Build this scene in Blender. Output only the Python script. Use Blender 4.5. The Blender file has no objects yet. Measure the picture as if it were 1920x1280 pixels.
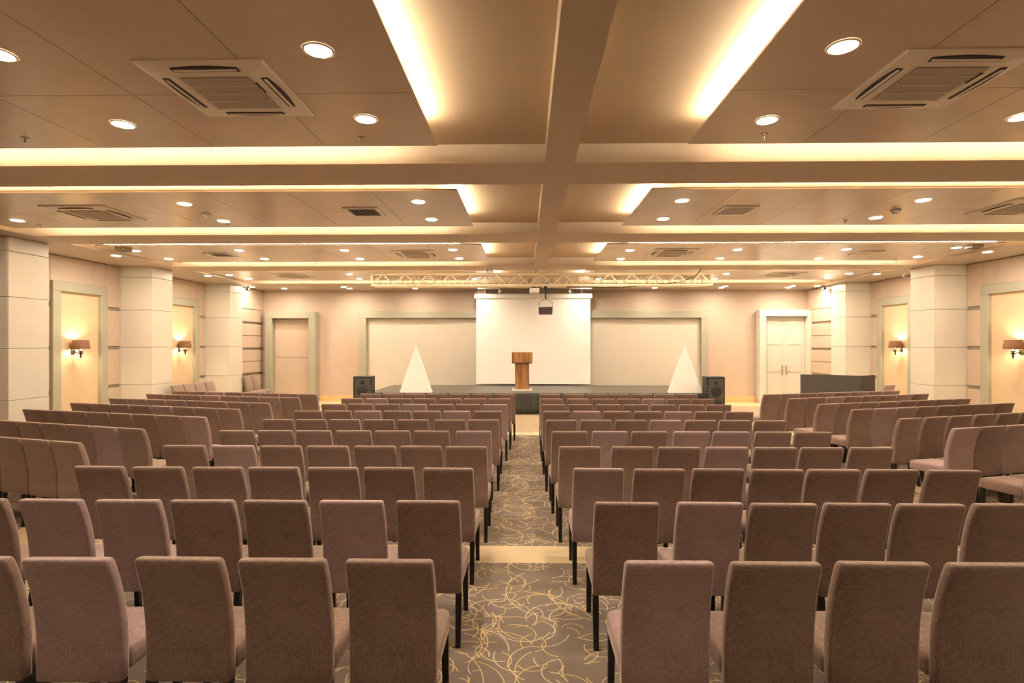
import bpy, bmesh, math, random
from mathutils import Vector, Matrix
random.seed(7)
sc = bpy.context.scene
C = sc.collection

# ---------------------------------------------------------------- camera, world, exposure
F_PX, CXP, CYP, YAW, CAM_H = 1020.0, 968.0, 645.0, math.atan(0.018), 2.05
cam_d = bpy.data.cameras.new('camera'); cam = bpy.data.objects.new('camera', cam_d); C.objects.link(cam)
cam.location = (0, 0, CAM_H); cam.rotation_euler = (math.pi/2, 0, YAW)
cam_d.sensor_fit = 'HORIZONTAL'; cam_d.sensor_width = 36.0; cam_d.lens = 36.0*F_PX/1920.0
cam_d.shift_x = (960.0-CXP)/1920.0; cam_d.shift_y = (CYP-640.0)/1920.0
cam_d.clip_end = 200
sc.camera = cam
w = bpy.data.worlds.new('world'); sc.world = w; w.use_nodes = True
w.node_tree.nodes['Background'].inputs[0].default_value = (1.0, 0.85, 0.68, 1)
w.node_tree.nodes['Background'].inputs[1].default_value = 0.02
vs = sc.view_settings
vs.view_transform = 'Standard'; vs.look = 'None'; vs.gamma = 1.0; vs.use_curve_mapping = False
vs.exposure = 1.98
DOWN_STRENGTH, STRIP_STRENGTH, BULB_STRENGTH = 130.0, 32.0, 100.0
WARM = (1.0, 0.865, 0.69); WARM_STRIP = (1.0, 0.86, 0.65); WARM_BULB = (1.0, 0.78, 0.48)

_cs, _sn = math.cos(YAW), math.sin(YAW)
def at_z(px, py, z):
    """ground/ceiling point at height z seen at photo pixel (px, py)"""
    d = F_PX*(CAM_H-z)/(py-CYP); xc = d*(px-CXP)/F_PX
    return (xc*_cs-d*_sn, xc*_sn+d*_cs)
def x_at(px, y):
    k = (px-CXP)/F_PX
    return (k*_cs-_sn)*y/(_cs+k*_sn)

# ---------------------------------------------------------------- materials
def mat(name, col, rough=0.6, spec=0.5, metal=0.0, noise=None, bump=None, sheen=0.0, emit=None, var=0.0, coat=0.0):
    m = bpy.data.materials.new(name); m.use_nodes = True
    nt = m.node_tree; N = nt.nodes; L = nt.links
    b = N['Principled BSDF']
    b.inputs['Base Color'].default_value = (*col, 1); b.inputs['Roughness'].default_value = rough
    b.inputs['Specular IOR Level'].default_value = spec; b.inputs['Metallic'].default_value = metal
    if sheen:
        b.inputs['Sheen Weight'].default_value = sheen; b.inputs['Sheen Roughness'].default_value = 0.4
        b.inputs['Sheen Tint'].default_value = (1.0, .85, .75, 1)
    if coat: b.inputs['Coat Weight'].default_value = coat; b.inputs['Coat Roughness'].default_value = .15
    tc = N.new('ShaderNodeTexCoord')
    if noise:
        sc_, amt, stretch = noise
        mp = N.new('ShaderNodeMapping'); mp.inputs['Scale'].default_value = stretch
        nz = N.new('ShaderNodeTexNoise'); nz.inputs['Scale'].default_value = sc_; nz.inputs['Detail'].default_value = 4
        L.new(tc.outputs['Object'], mp.inputs[0]); L.new(mp.outputs[0], nz.inputs['Vector'])
        rp = N.new('ShaderNodeValToRGB')
        a = [max(0, c*(1-amt)) for c in col]; c2 = [min(1, c*(1+amt)) for c in col]
        rp.color_ramp.elements[0].position = .3; rp.color_ramp.elements[1].position = .7
        rp.color_ramp.elements[0].color = (*a, 1); rp.color_ramp.elements[1].color = (*c2, 1)
        L.new(nz.outputs['Fac'], rp.inputs[0]); out = rp.outputs[0]
        if var:
            oi = N.new('ShaderNodeObjectInfo'); hs = N.new('ShaderNodeHueSaturation')
            mr = N.new('ShaderNodeMapRange'); mr.inputs['To Min'].default_value = 1-var; mr.inputs['To Max'].default_value = 1+var
            L.new(oi.outputs['Random'], mr.inputs[0]); L.new(mr.outputs[0], hs.inputs['Value']); L.new(out, hs.inputs['Color'])
            out = hs.outputs[0]
        L.new(out, b.inputs['Base Color'])
    if bump:
        bs, st, stretch = bump
        mp = N.new('ShaderNodeMapping'); mp.inputs['Scale'].default_value = stretch
        nz = N.new('ShaderNodeTexNoise'); nz.inputs['Scale'].default_value = bs; nz.inputs['Detail'].default_value = 2
        L.new(tc.outputs['Object'], mp.inputs[0]); L.new(mp.outputs[0], nz.inputs['Vector'])
        bp = N.new('ShaderNodeBump'); bp.inputs['Strength'].default_value = st; bp.inputs['Distance'].default_value = .004
        L.new(nz.outputs['Fac'], bp.inputs['Height']); L.new(bp.outputs[0], b.inputs['Normal'])
    if emit:
        b.inputs['Emission Color'].default_value = (*emit[0], 1); b.inputs['Emission Strength'].default_value = emit[1]
    return m

def fabric(name, c1, c2):
    """linen weave: crossing stretched noises"""
    m = mat(name, c1, .9, .15, sheen=.75)
    nt = m.node_tree; N = nt.nodes; L = nt.links; b = N['Principled BSDF']
    tc = N.new('ShaderNodeTexCoord'); outs = []
    for s in ((34, 34, 330), (330, 330, 34), (5, 5, 5)):
        mp = N.new('ShaderNodeMapping'); mp.inputs['Scale'].default_value = s
        nz = N.new('ShaderNodeTexNoise'); nz.inputs['Scale'].default_value = 1; nz.inputs['Detail'].default_value = 2
        L.new(tc.outputs['Object'], mp.inputs[0]); L.new(mp.outputs[0], nz.inputs['Vector']); outs.append(nz.outputs['Fac'])
    a = N.new('ShaderNodeMath'); a.operation = 'ADD'; L.new(outs[0], a.inputs[0]); L.new(outs[1], a.inputs[1])
    a2 = N.new('ShaderNodeMath'); a2.operation = 'MULTIPLY_ADD'; L.new(outs[2], a2.inputs[0]); a2.inputs[1].default_value = .45; L.new(a.outputs[0], a2.inputs[2])
    mr = N.new('ShaderNodeMapRange'); mr.inputs['From Min'].default_value = .92; mr.inputs['From Max'].default_value = 1.55
    L.new(a2.outputs[0], mr.inputs[0])
    mx = N.new('ShaderNodeMix'); mx.data_type = 'RGBA'; mx.inputs['A'].default_value = (*c1, 1); mx.inputs['B'].default_value = (*c2, 1)
    L.new(mr.outputs[0], mx.inputs['Factor'])
    oi = N.new('ShaderNodeObjectInfo'); hs = N.new('ShaderNodeHueSaturation')
    v = N.new('ShaderNodeMapRange'); v.inputs['To Min'].default_value = .92; v.inputs['To Max'].default_value = 1.08
    L.new(oi.outputs['Random'], v.inputs[0]); L.new(v.outputs[0], hs.inputs['Value']); L.new(mx.outputs['Result'], hs.inputs['Color'])
    L.new(hs.outputs[0], b.inputs['Base Color'])
    bp = N.new('ShaderNodeBump'); bp.inputs['Strength'].default_value = .25; bp.inputs['Distance'].default_value = .002
    L.new(a.outputs[0], bp.inputs['Height']); L.new(bp.outputs[0], b.inputs['Normal'])
    return m

def carpet_mat(name, base, base2, cols, strength=1.0):
    m = bpy.data.materials.new(name); m.use_nodes = True
    nt = m.node_tree; N = nt.nodes; L = nt.links; b = N['Principled BSDF']
    b.inputs['Roughness'].default_value = .95; b.inputs['Specular IOR Level'].default_value = .1
    tc = N.new('ShaderNodeTexCoord')
    def math_(op, a, c=None):
        n = N.new('ShaderNodeMath'); n.operation = op
        for i, v in enumerate((a, c)):
            if v is None: continue
            if isinstance(v, (int, float)): n.inputs[i].default_value = v
            else: L.new(v, n.inputs[i])
        return n.outputs[0]
    nz = N.new('ShaderNodeTexNoise'); nz.inputs['Scale'].default_value = 180; nz.inputs['Detail'].default_value = 2
    L.new(tc.outputs['Object'], nz.inputs['Vector'])
    mx = N.new('ShaderNodeMix'); mx.data_type = 'RGBA'; L.new(nz.outputs['Fac'], mx.inputs['Factor'])
    mx.inputs['A'].default_value = (*base, 1); mx.inputs['B'].default_value = (*base2, 1)
    col = mx.outputs['Result']
    lr = random.Random(5)
    layers = [(sc_, (lr.uniform(0, 40), lr.uniform(0, 40)), .0075, k % 2) for k, sc_ in enumerate((.55, 1.25, 1.7, .7, 2.3, 1.45, .62, 2.9, 1.0, 2.0, .85, 1.55, 2.5, 3.4, 2.1, 1.85, 2.7, 3.1, 1.35))]
    for s, off, wd, ci in layers:
        mp = N.new('ShaderNodeMapping'); mp.inputs['Location'].default_value = (off[0], off[1], 0)
        L.new(tc.outputs['Object'], mp.inputs[0])
        vo = N.new('ShaderNodeTexVoronoi'); vo.voronoi_dimensions = '2D'; vo.feature = 'F1'; vo.inputs['Scale'].default_value = s
        L.new(mp.outputs[0], vo.inputs['Vector'])
        sub = N.new('ShaderNodeVectorMath'); sub.operation = 'SUBTRACT'
        L.new(mp.outputs[0], sub.inputs[0]); L.new(vo.outputs['Position'], sub.inputs[1])
        sx = N.new('ShaderNodeSeparateXYZ'); L.new(sub.outputs[0], sx.inputs[0])
        cr = N.new('ShaderNodeSeparateColor'); L.new(vo.outputs['Color'], cr.inputs[0])
        r = math_('ADD', math_('MULTIPLY', cr.outputs[0], .30), .22)
        ring = math_('LESS_THAN', math_('ABSOLUTE', math_('SUBTRACT', vo.outputs['Distance'], r)), wd*s*.5)
        ang = math_('ARCTAN2', sx.outputs[1], sx.outputs[0])
        ang = math_('FLOORED_MODULO', math_('ADD', ang, math_('MULTIPLY', cr.outputs[1], 20.0)), 6.2832)
        seg = math_('LESS_THAN', ang, math_('ADD', math_('MULTIPLY', cr.outputs[2], 1.6), 1.3 if s > .9 else .8))
        k = math_('MULTIPLY', math_('MULTIPLY', ring, seg), strength)
        mm = N.new('ShaderNodeMix'); mm.data_type = 'RGBA'; L.new(k, mm.inputs['Factor']); L.new(col, mm.inputs['A'])
        mm.inputs['B'].default_value = (*cols[ci], 1); col = mm.outputs['Result']
    L.new(col, b.inputs['Base Color'])
    bp = N.new('ShaderNodeBump'); bp.inputs['Strength'].default_value = .4; bp.inputs['Distance'].default_value = .004
    L.new(nz.outputs['Fac'], bp.inputs['Height']); L.new(bp.outputs[0], b.inputs['Normal'])
    return m

def wood_mat(name, a, c):
    m = bpy.data.materials.new(name); m.use_nodes = True
    nt = m.node_tree; N = nt.nodes; L = nt.links; b = N['Principled BSDF']; b.inputs['Roughness'].default_value = .35
    tc = N.new('ShaderNodeTexCoord'); mp = N.new('ShaderNodeMapping'); mp.inputs['Scale'].default_value = (14, 14, .7)
    nz = N.new('ShaderNodeTexNoise'); nz.inputs['Scale'].default_value = 1.3; nz.inputs['Detail'].default_value = 5; nz.inputs['Distortion'].default_value = .6
    rp = N.new('ShaderNodeValToRGB'); rp.color_ramp.elements[0].position = .32; rp.color_ramp.elements[1].position = .66
    rp.color_ramp.elements[0].color = (*a, 1); rp.color_ramp.elements[1].color = (*c, 1)
    L.new(tc.outputs['Object'], mp.inputs[0]); L.new(mp.outputs[0], nz.inputs['Vector']); L.new(nz.outputs['Fac'], rp.inputs[0]); L.new(rp.outputs[0], b.inputs['Base Color'])
    return m

M = {
 'brown_fabric': fabric('brown_fabric', (.152, .095, .071), (.335, .227, .178)),
 'mauve_fabric': fabric('mauve_fabric', (.230, .152, .142), (.430, .300, .285)),
 'leg_black': mat('leg_black', (.008, .006, .005), .35),
 'carpet': carpet_mat('carpet', (.20, .152, .118), (.30, .235, .187), ((.70, .55, .36), (.68, .50, .21))),
 'carpet_painted_light': carpet_mat('carpet_painted_light', (.33, .25, .165), (.43, .33, .22), ((.66, .50, .31), (.60, .44, .22)), .6),  # same carpet farther off, its glancing light painted in as paler colours
 'cream_floor': mat('cream_floor', (.72, .56, .33), .35, noise=(3, .08, (1, 1, 1))),
 'panel_brown': mat('panel_brown', (.64, .525, .415), .20, .4, noise=(2, .03, (1, 1, 1))),
 'panel_back': mat('panel_back', (.30, .24, .17), .8),
 'soffit': mat('soffit', (.46, .365, .265), .30, .4, noise=(2, .02, (1, 1, 1))),
 'beam': mat('beam', (.55, .445, .325), .55, .3, noise=(2, .02, (1, 1, 1))),
 'upper': mat('upper', (.50, .375, .245), .6, .3, noise=(2, .02, (1, 1, 1))),
 'column': mat('column', (.62, .57, .475), .35, .4, noise=(40, .02, (1, 1, 1))),
 'column_joint': mat('column_joint', (.50, .44, .35), .7),
 'upholstery': mat('upholstery', (.54, .42, .315), .85, .2, noise=(30, .05, (1, 1, 1)), bump=(60, .1, (1, 1, 1))),
 'wall_plaster': mat('wall_plaster', (.52, .405, .31), .8, .2, noise=(3, .03, (1, 1, 1))),
 'frame_khaki': mat('frame_khaki', (.37, .345, .255), .45, .4, noise=(20, .03, (1, 1, 1))),
 'niche_cream': mat('niche_cream', (.62, .46, .28), .6, .3, noise=(4, .03, (1, 1, 1))),
 'stage_cream': mat('stage_cream', (.62, .555, .455), .7, .2, noise=(2, .02, (1, 1, 1))),
 'groove_metal': mat('groove_metal', (.30, .26, .19), .4, metal=.5),
 'door_white': mat('door_white', (.62, .57, .48), .4, noise=(10, .02, (1, 1, 1))),
 'baseboard': mat('baseboard', (.66, .45, .20), .4, noise=(5, .05, (1, 1, 1))),
 'white_plastic': mat('white_plastic', (.76, .68, .57), .35),
 'bright_white': mat('bright_white', (.86, .84, .80), .6, noise=(6, .02, (1, 1, 1))),
 'screen_cloth': mat('screen_cloth', (.88, .86, .82), .75, noise=(1.5, .02, (1, 1, 1))),
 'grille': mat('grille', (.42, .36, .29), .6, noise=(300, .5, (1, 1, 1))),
 'dark_slot': mat('dark_slot', (.025, .02, .018), .6),
 'metal': mat('metal', (.55, .50, .42), .3, metal=.9),
 'truss': mat('truss', (.86, .74, .54), .45),
 'black': mat('black', (.02, .019, .018), .5, noise=(200, .3, (1, 1, 1))),
 'charcoal': mat('charcoal', (.065, .058, .050), .55, noise=(12, .08, (1, 1, 1))),
 'skirt': mat('skirt', (.060, .058, .050), .8, sheen=.2),
 'stage_top': mat('stage_top', (.105, .092, .074), .38, noise=(6, .1, (1, 1, 1))),
 'wood': wood_mat('wood', (.16, .065, .022), (.50, .25, .09)),
 'wood_dark': wood_mat('wood_dark', (.09, .045, .02), (.22, .11, .05)),
 'bronze': mat('bronze', (.06, .042, .028), .35, metal=.7),
 'shade': mat('shade', (.15, .085, .045), .8, noise=(60, .1, (1, 1, 1))),
 'clear': mat('clear', (.75, .70, .60), .15),
 'lamp_lens': mat('lamp_lens', (1, 1, 1), .5, emit=(WARM, DOWN_STRENGTH)),
 'led': mat('led', (1, 1, 1), .5, emit=(WARM_STRIP, STRIP_STRENGTH)),
 'bulb': mat('bulb', (1, 1, 1), .5, emit=(WARM_BULB, BULB_STRENGTH)),
}

nt = M['shade'].node_tree
_tr = nt.nodes.new('ShaderNodeBsdfTranslucent'); _tr.inputs[0].default_value = (.55, .25, .08, 1)
_mx = nt.nodes.new('ShaderNodeMixShader'); _mx.inputs[0].default_value = .12
nt.links.new(nt.nodes['Principled BSDF'].outputs[0], _mx.inputs[1]); nt.links.new(_tr.outputs[0], _mx.inputs[2])
nt.links.new(_mx.outputs[0], nt.nodes['Material Output'].inputs[0])

# ---------------------------------------------------------------- mesh helpers
def link(name, me, material=None, parent=None, loc=(0, 0, 0), rz=0.0):
    o = bpy.data.objects.new(name, me); C.objects.link(o)
    if me is not None and material is not None and len(me.materials) == 0:
        me.materials.append(M[material] if isinstance(material, str) else material)
    o.location = loc; o.rotation_euler = (0, 0, rz)
    if parent is not None: o.parent = parent
    return o
def tag(o, label, cat=None, group=None, kind=None):
    o['label'] = label
    if cat: o['category'] = cat
    if group: o['group'] = group
    if kind: o['kind'] = kind
    return o
def thing(name, label, cat, loc=(0, 0, 0), rz=0.0, group=None, kind=None):
    return tag(link(name, None, None, None, loc, rz), label, cat, group, kind)

class MB:
    def __init__(s): s.v = []; s.f = []; s.smooth = []
    def add(s, vs_, fs, sm=False):
        n = len(s.v); s.v += [tuple(p) for p in vs_]; s.f += [tuple(i+n for i in f) for f in fs]; s.smooth += [sm]*len(fs); return s
    def box(s, x0, x1, y0, y1, z0, z1, mtx=None):
        p = [(x0,y0,z0),(x1,y0,z0),(x1,y1,z0),(x0,y1,z0),(x0,y0,z1),(x1,y0,z1),(x1,y1,z1),(x0,y1,z1)]
        if mtx is not None: p = [mtx @ Vector(q) for q in p]
        return s.add(p, [(0,3,2,1),(4,5,6,7),(0,1,5,4),(1,2,6,5),(2,3,7,6),(3,0,4,7)])
    def cham(s, x0, x1, y0, y1, z0, z1, c=.01):
        """box with chamfered edges"""
        bm = bmesh.new(); bmesh.ops.create_cube(bm, size=1)
        for v in bm.verts:
            v.co = Vector(((x0+x1)/2+v.co.x*(x1-x0), (y0+y1)/2+v.co.y*(y1-y0), (z0+z1)/2+v.co.z*(z1-z0)))
        bmesh.ops.bevel(bm, geom=bm.edges[:], offset=c, segments=1, affect='EDGES')
        bm.verts.index_update()
        s.add([v.co.copy() for v in bm.verts], [[v.index for v in f.verts] for f in bm.faces]); bm.free(); return s
    def lathe(s, prof, n=20, cx=0, cy=0, sm=True, caps=True):
        base = []; fs = []
        for r, z in prof:
            for k in range(n):
                a = 2*math.pi*k/n; base.append((cx+r*math.cos(a), cy+r*math.sin(a), z))
        for i in range(len(prof)-1):
            for k in range(n):
                k2 = (k+1) % n; fs.append((i*n+k, i*n+k2, (i+1)*n+k2, (i+1)*n+k))
        s.add(base, fs, sm)
        if caps:
            m0 = len(s.v)-len(base)
            s.f.append(tuple(m0+k for k in reversed(range(n)))); s.f.append(tuple(m0+(len(prof)-1)*n+k for k in range(n))); s.smooth += [False, False]
        return s
    def tube(s, pts, r, n=8):
        pts = [Vector(p) for p in pts]; rings = []
        for i, p in enumerate(pts):
            d = (pts[min(i+1, len(pts)-1)]-pts[max(i-1, 0)]).normalized()
            up = Vector((0, 0, 1)) if abs(d.z) < .95 else Vector((0, 1, 0))
            a = d.cross(up).normalized(); b = d.cross(a).normalized()
            rings.append([p+a*(r*math.cos(2*math.pi*k/n))+b*(r*math.sin(2*math.pi*k/n)) for k in range(n)])
        vs_ = [q for ring in rings for q in ring]; fs = []
        for i in range(len(pts)-1):
            for k in range(n):
                k2 = (k+1) % n; fs.append((i*n+k, (i+1)*n+k, (i+1)*n+k2, i*n+k2))
        fs.append(tuple(range(n))); fs.append(tuple((len(pts)-1)*n+k for k in reversed(range(n))))
        return s.add(vs_, fs, True)
    def rings(s, rr, sm=True):
        """stack of equal-length rings, capped"""
        n = len(rr[0]); vs_ = [q for r in rr for q in r]; fs = []
        for i in range(len(rr)-1):
            for k in range(n):
                k2 = (k+1) % n; fs.append((i*n+k, i*n+k2, (i+1)*n+k2, (i+1)*n+k))
        fs.append(tuple(reversed(range(n)))); fs.append(tuple((len(rr)-1)*n+k for k in range(n)))
        return s.add(vs_, fs, sm)
    def mesh(s, name):
        me = bpy.data.meshes.new(name); me.from_pydata(s.v, [], s.f); me.update()
        me.polygons.foreach_set('use_smooth', s.smooth)
        bm = bmesh.new(); bm.from_mesh(me); bmesh.ops.recalc_face_normals(bm, faces=bm.faces); bm.to_mesh(me); bm.free()
        return me
    def obj(s, name, material, parent=None, loc=(0, 0, 0), rz=0.0):
        return link(name, s.mesh(name), material, parent, loc, rz)
def box(name, material, x0, x1, y0, y1, z0, z1, parent=None, c=0.0):
    m = MB(); (m.cham(x0, x1, y0, y1, z0, z1, c) if c else m.box(x0, x1, y0, y1, z0, z1))
    return m.obj(name, material, parent)
def rrect(w, d, r, n=3):
    """rounded rectangle outline in xy, counter-clockwise"""
    out = []
    for cx, cy, a0 in ((w/2-r, d/2-r, 0), (-w/2+r, d/2-r, 90), (-w/2+r, -d/2+r, 180), (w/2-r, -d/2+r, 270)):
        for k in range(n+1):
            a = math.radians(a0+90*k/n); out.append((cx+r*math.cos(a), cy+r*math.sin(a)))
    return out
ORD = ['', 'first', 'second', 'third', 'fourth', 'fifth', 'sixth', 'seventh', 'eighth', 'ninth', 'tenth', 'eleventh', 'twelfth']

# ---------------------------------------------------------------- room dimensions
Z_BEAM, Z_PANEL, Z_UP = 3.96, 4.005, 4.16
Y_BACK, Y_REAR = 19.40, -4.0
BEAMS = [(1.70, 2.50), (5.74, 6.50), (9.43, 10.25), (13.25, 14.05), (17.05, 17.85)]
PANELS = [(2.88, 5.35, 4.216), (6.92, 9.02, 8.02), (10.70, 12.86, 11.80), (14.48, 16.66, 15.60)]
CB0, CB1 = 0.20, 0.51          # central beam
XL_IN, XL_OUT, XR_IN, XR_OUT = -0.87, -8.62, 1.58, 9.33
LC = [(9.43, 10.25, -9.13), (13.25, 14.03, -9.22), (17.0, 17.78, -9.35)]      # columns: y0, y1, inner face x
RC = [(9.43, 10.25, 9.70), (13.25, 14.05, 9.80), (17.0, 17.80, 9.88)]
LW = [-10.05, -10.05, -10.16, -9.50]   # wall planes between columns
RW = [10.61, 10.61, 10.67, 9.96]

# ---------------------------------------------------------------- floor
fl = thing('floor', 'brown carpet floor patterned with cream and gold arcs', 'floor', kind='structure')
def slab(name, m, x0, x1, y0, y1, z1, z0=-.12):
    return box(name, m, x0, x1, y0, y1, z0, z1, fl)
YB0, YB1, YC0, YC1 = 5.10, 5.53, 12.28, 12.68
LB, RB = (-5.62, -5.15), (5.42, 5.92)   # cream strips between the seating blocks
for y0, y1 in ((Y_REAR, YB0), (YB1, YC0)):
    for x0, x1 in ((-10.4, LB[0]), (LB[1], RB[0]), (RB[1], 10.9)):
        slab('carpet', 'carpet', x0, x1, y0, y1, 0.0)
    for x0, x1 in (LB, RB):
        slab('cream_strip', 'cream_floor', x0, x1, y0, y1, 0.0)
slab('cream_strip', 'cream_floor', -10.4, 10.9, YB0, YB1, 0.0)
slab('cream_strip', 'cream_floor', -10.4, 10.9, YC0, YC1, 0.0)
slab('carpet', 'carpet_painted_light', -10.4, 10.9, YC1, 18.1, 0.0)
slab('cream_strip', 'cream_floor', -10.4, 10.9, 18.1, Y_BACK+.2, 0.0)

# ---------------------------------------------------------------- ceiling, beams, rafts
ce = thing('ceiling', 'tan coffered ceiling above the rows of chairs', 'ceiling', kind='structure')
box('upper_slab', 'upper', -10.6, 11.1, Y_REAR, Y_BACK+.2, Z_UP, Z_UP+.1, ce)
for x0, x1 in ((-10.6, XL_OUT-.10), (XR_OUT+.10, 11.1)):
    box('side_soffit', 'soffit', x0, x1, BEAMS[0][0], BEAMS[4][1], Z_BEAM, Z_UP, ce)
box('back_soffit', 'soffit', -10.6, 11.1, BEAMS[4][1], Y_BACK+.2, Z_BEAM, Z_UP, ce)
box('front_soffit', 'soffit', -10.6, 11.1, Y_REAR, BEAMS[0][0], Z_BEAM, Z_UP, ce)
bn = ['out of view overhead', 'nearest', 'second', 'third', 'fourth']
for i, (y0, y1) in enumerate(BEAMS):
    o = box('ceiling_beam', 'beam', XL_OUT-.10, XR_OUT+.10, y0, y1, Z_BEAM, Z_UP)
    tag(o, ('tan cross beam overhead before the nearest one' if i == 0 else bn[i]+' tan ceiling cross beam counted from the front row of chairs') if i else 'tan cross beam overhead at the near end', 'beam', 'ceiling cross beams', 'structure')
cbm = MB()
for k in range(4): cbm.box(CB0, CB1, BEAMS[k][1], BEAMS[k+1][0], Z_BEAM, Z_UP)
tag(cbm.obj('ceiling_beam', 'beam'), 'long central tan ceiling beam running to the stage', 'beam', None, 'structure')

bay = ['nearest', 'second', 'third', 'fourth']
for i, (y0, y1, ym) in enumerate(PANELS):
    for side, xa, xb in (('left', XL_OUT, XL_IN), ('right', XR_IN, XR_OUT)):
        r = thing('ceiling_raft', f'brown satin ceiling raft of square panels, {bay[i]} bay, {side} of central beam', 'ceiling raft', group='hung ceiling rafts', kind='structure')
        box('backing_board', 'panel_back', xa+.02, xb-.02, y0+.02, y1-.02, Z_PANEL+.018, Z_PANEL+.035, r)
        n = 7; wdt = (xb-xa)/n
        for a in range(n):
            for (p, q) in ((y0, ym), (ym, y1)):
                g = .0035
                box('panel', 'panel_brown', xa+a*wdt+g, xa+(a+1)*wdt-g, p+g, q-g, Z_PANEL, Z_PANEL+.018, r)
        # led strips lying on the raft near its edges, wash the upper ceiling and the beam faces
        xe0, xe1 = (xb-.13, xb-.09) if side == 'left' else (xa+.09, xa+.13)
        box('light_strip', 'led', xe0, xe1, y0+.25, y1-.35, Z_PANEL+.036, Z_PANEL+.05, r)
        box('light_strip', 'led', xa+.15, xb-.45 if side == 'left' else xb-.15, y0+.08, y0+.12, Z_PANEL+.036, Z_PANEL+.05, r) if side == 'left' else \
        box('light_strip', 'led', xa+.45, xb-.15, y0+.08, y0+.12, Z_PANEL+.036, Z_PANEL+.05, r)
        box('light_strip', 'led', xa+(.15 if side == 'left' else .45), xb-(.45 if side == 'left' else .15), y1-.12, y1-.08, Z_PANEL+.036, Z_PANEL+.05, r)

# ---------------------------------------------------------------- walls
def cladding(root, name, material, axis, pos, a0, a1, zs, t, sgn, gap=.004, c=.004):
    """stacked facing panels. axis 'x': plane x=pos spanning y a0..a1, growing by sgn*t; axis 'y' likewise"""
    for z0, z1 in zip(zs[:-1], zs[1:]):
        p0, p1 = sorted((pos, pos+sgn*t))
        if axis == 'x': box(name, material, p0, p1, a0+gap, a1-gap, z0+gap, z1-gap, root, c)
        else: box(name, material, a0+gap, a1-gap, p0, p1, z0+gap, z1-gap, root, c)
COLZ = [0, 1.05, 1.97, 2.89, 3.70, Z_BEAM]
def column(y0, y1, xi, xw, side, label):
    s = 1 if side == 'left' else -1
    root = thing('column', label, 'column', group='cream clad wall columns', kind='structure')
    a, b = sorted((xi-s*.025, xw-s*.3))
    box('core', 'column_joint', a, b, y0+.025, y1-.025, 0, Z_BEAM, root)
    cladding(root, 'panel', 'column', 'x', xi-s*.025, y0, y1, COLZ, .025, s)
    p, q = sorted((xi-s*.02, xw-s*.2))
    cladding(root, 'panel', 'column', 'y', y0+.025, p, q, COLZ, .025, -1)
    cladding(root, 'panel', 'column', 'y', y1-.025, p, q, COLZ, .025, 1)
near = ['nearest', 'middle', 'far']
for k in range(3):
    column(*LC[k], LW[k], 'left', f'{near[k]} cream clad column on the left wall')
    column(*RC[k], RW[k] if k else RW[0], 'right', f'{near[k]} cream clad column on the right wall')

GZ = [.22, 1.03, 1.96, 2.90, Z_BEAM]
def grooves(root, s, xw, a, b, zs=(1.03, 1.96, 2.90)):
    for z in zs:
        p, q = sorted((xw, xw+s*.012))
        box('groove_strip', 'groove_metal', p, q, a, b, z-.035, z-.012, root)
        box('groove_strip', 'groove_metal', p, q, a, b, z+.012, z+.035, root)
def pad_rows(root, s, xw, a, b, zs):
    for z0, z1 in zip(zs[:-1], zs[1:]):
        p, q = sorted((xw, xw+s*.035))
        box('padded_panel', 'upholstery', p, q, a+.004, b-.004, z0+.038, z1-.038, root, .012)
def niche(root, s, xw, y0, y1):
    """khaki picture-frame surround with a cream inset panel"""
    fw, ft, zt = .21, .10, 3.40
    p, q = sorted((xw, xw+s*ft))
    box('frame_post', 'frame_khaki', p, q, y0, y0+fw, 0, zt-fw, root, .008)
    box('frame_post', 'frame_khaki', p, q, y1-fw, y1, 0, zt-fw, root, .008)
    box('frame_head', 'frame_khaki', p, q, y0, y1, zt-fw, zt, root, .008)
    p, q = sorted((xw, xw+s*.015))
    box('niche_panel', 'niche_cream', p, q, y0+fw, y1-fw, 0, zt-fw, root)
NICHE_L, NICHE_R = [], []
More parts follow.
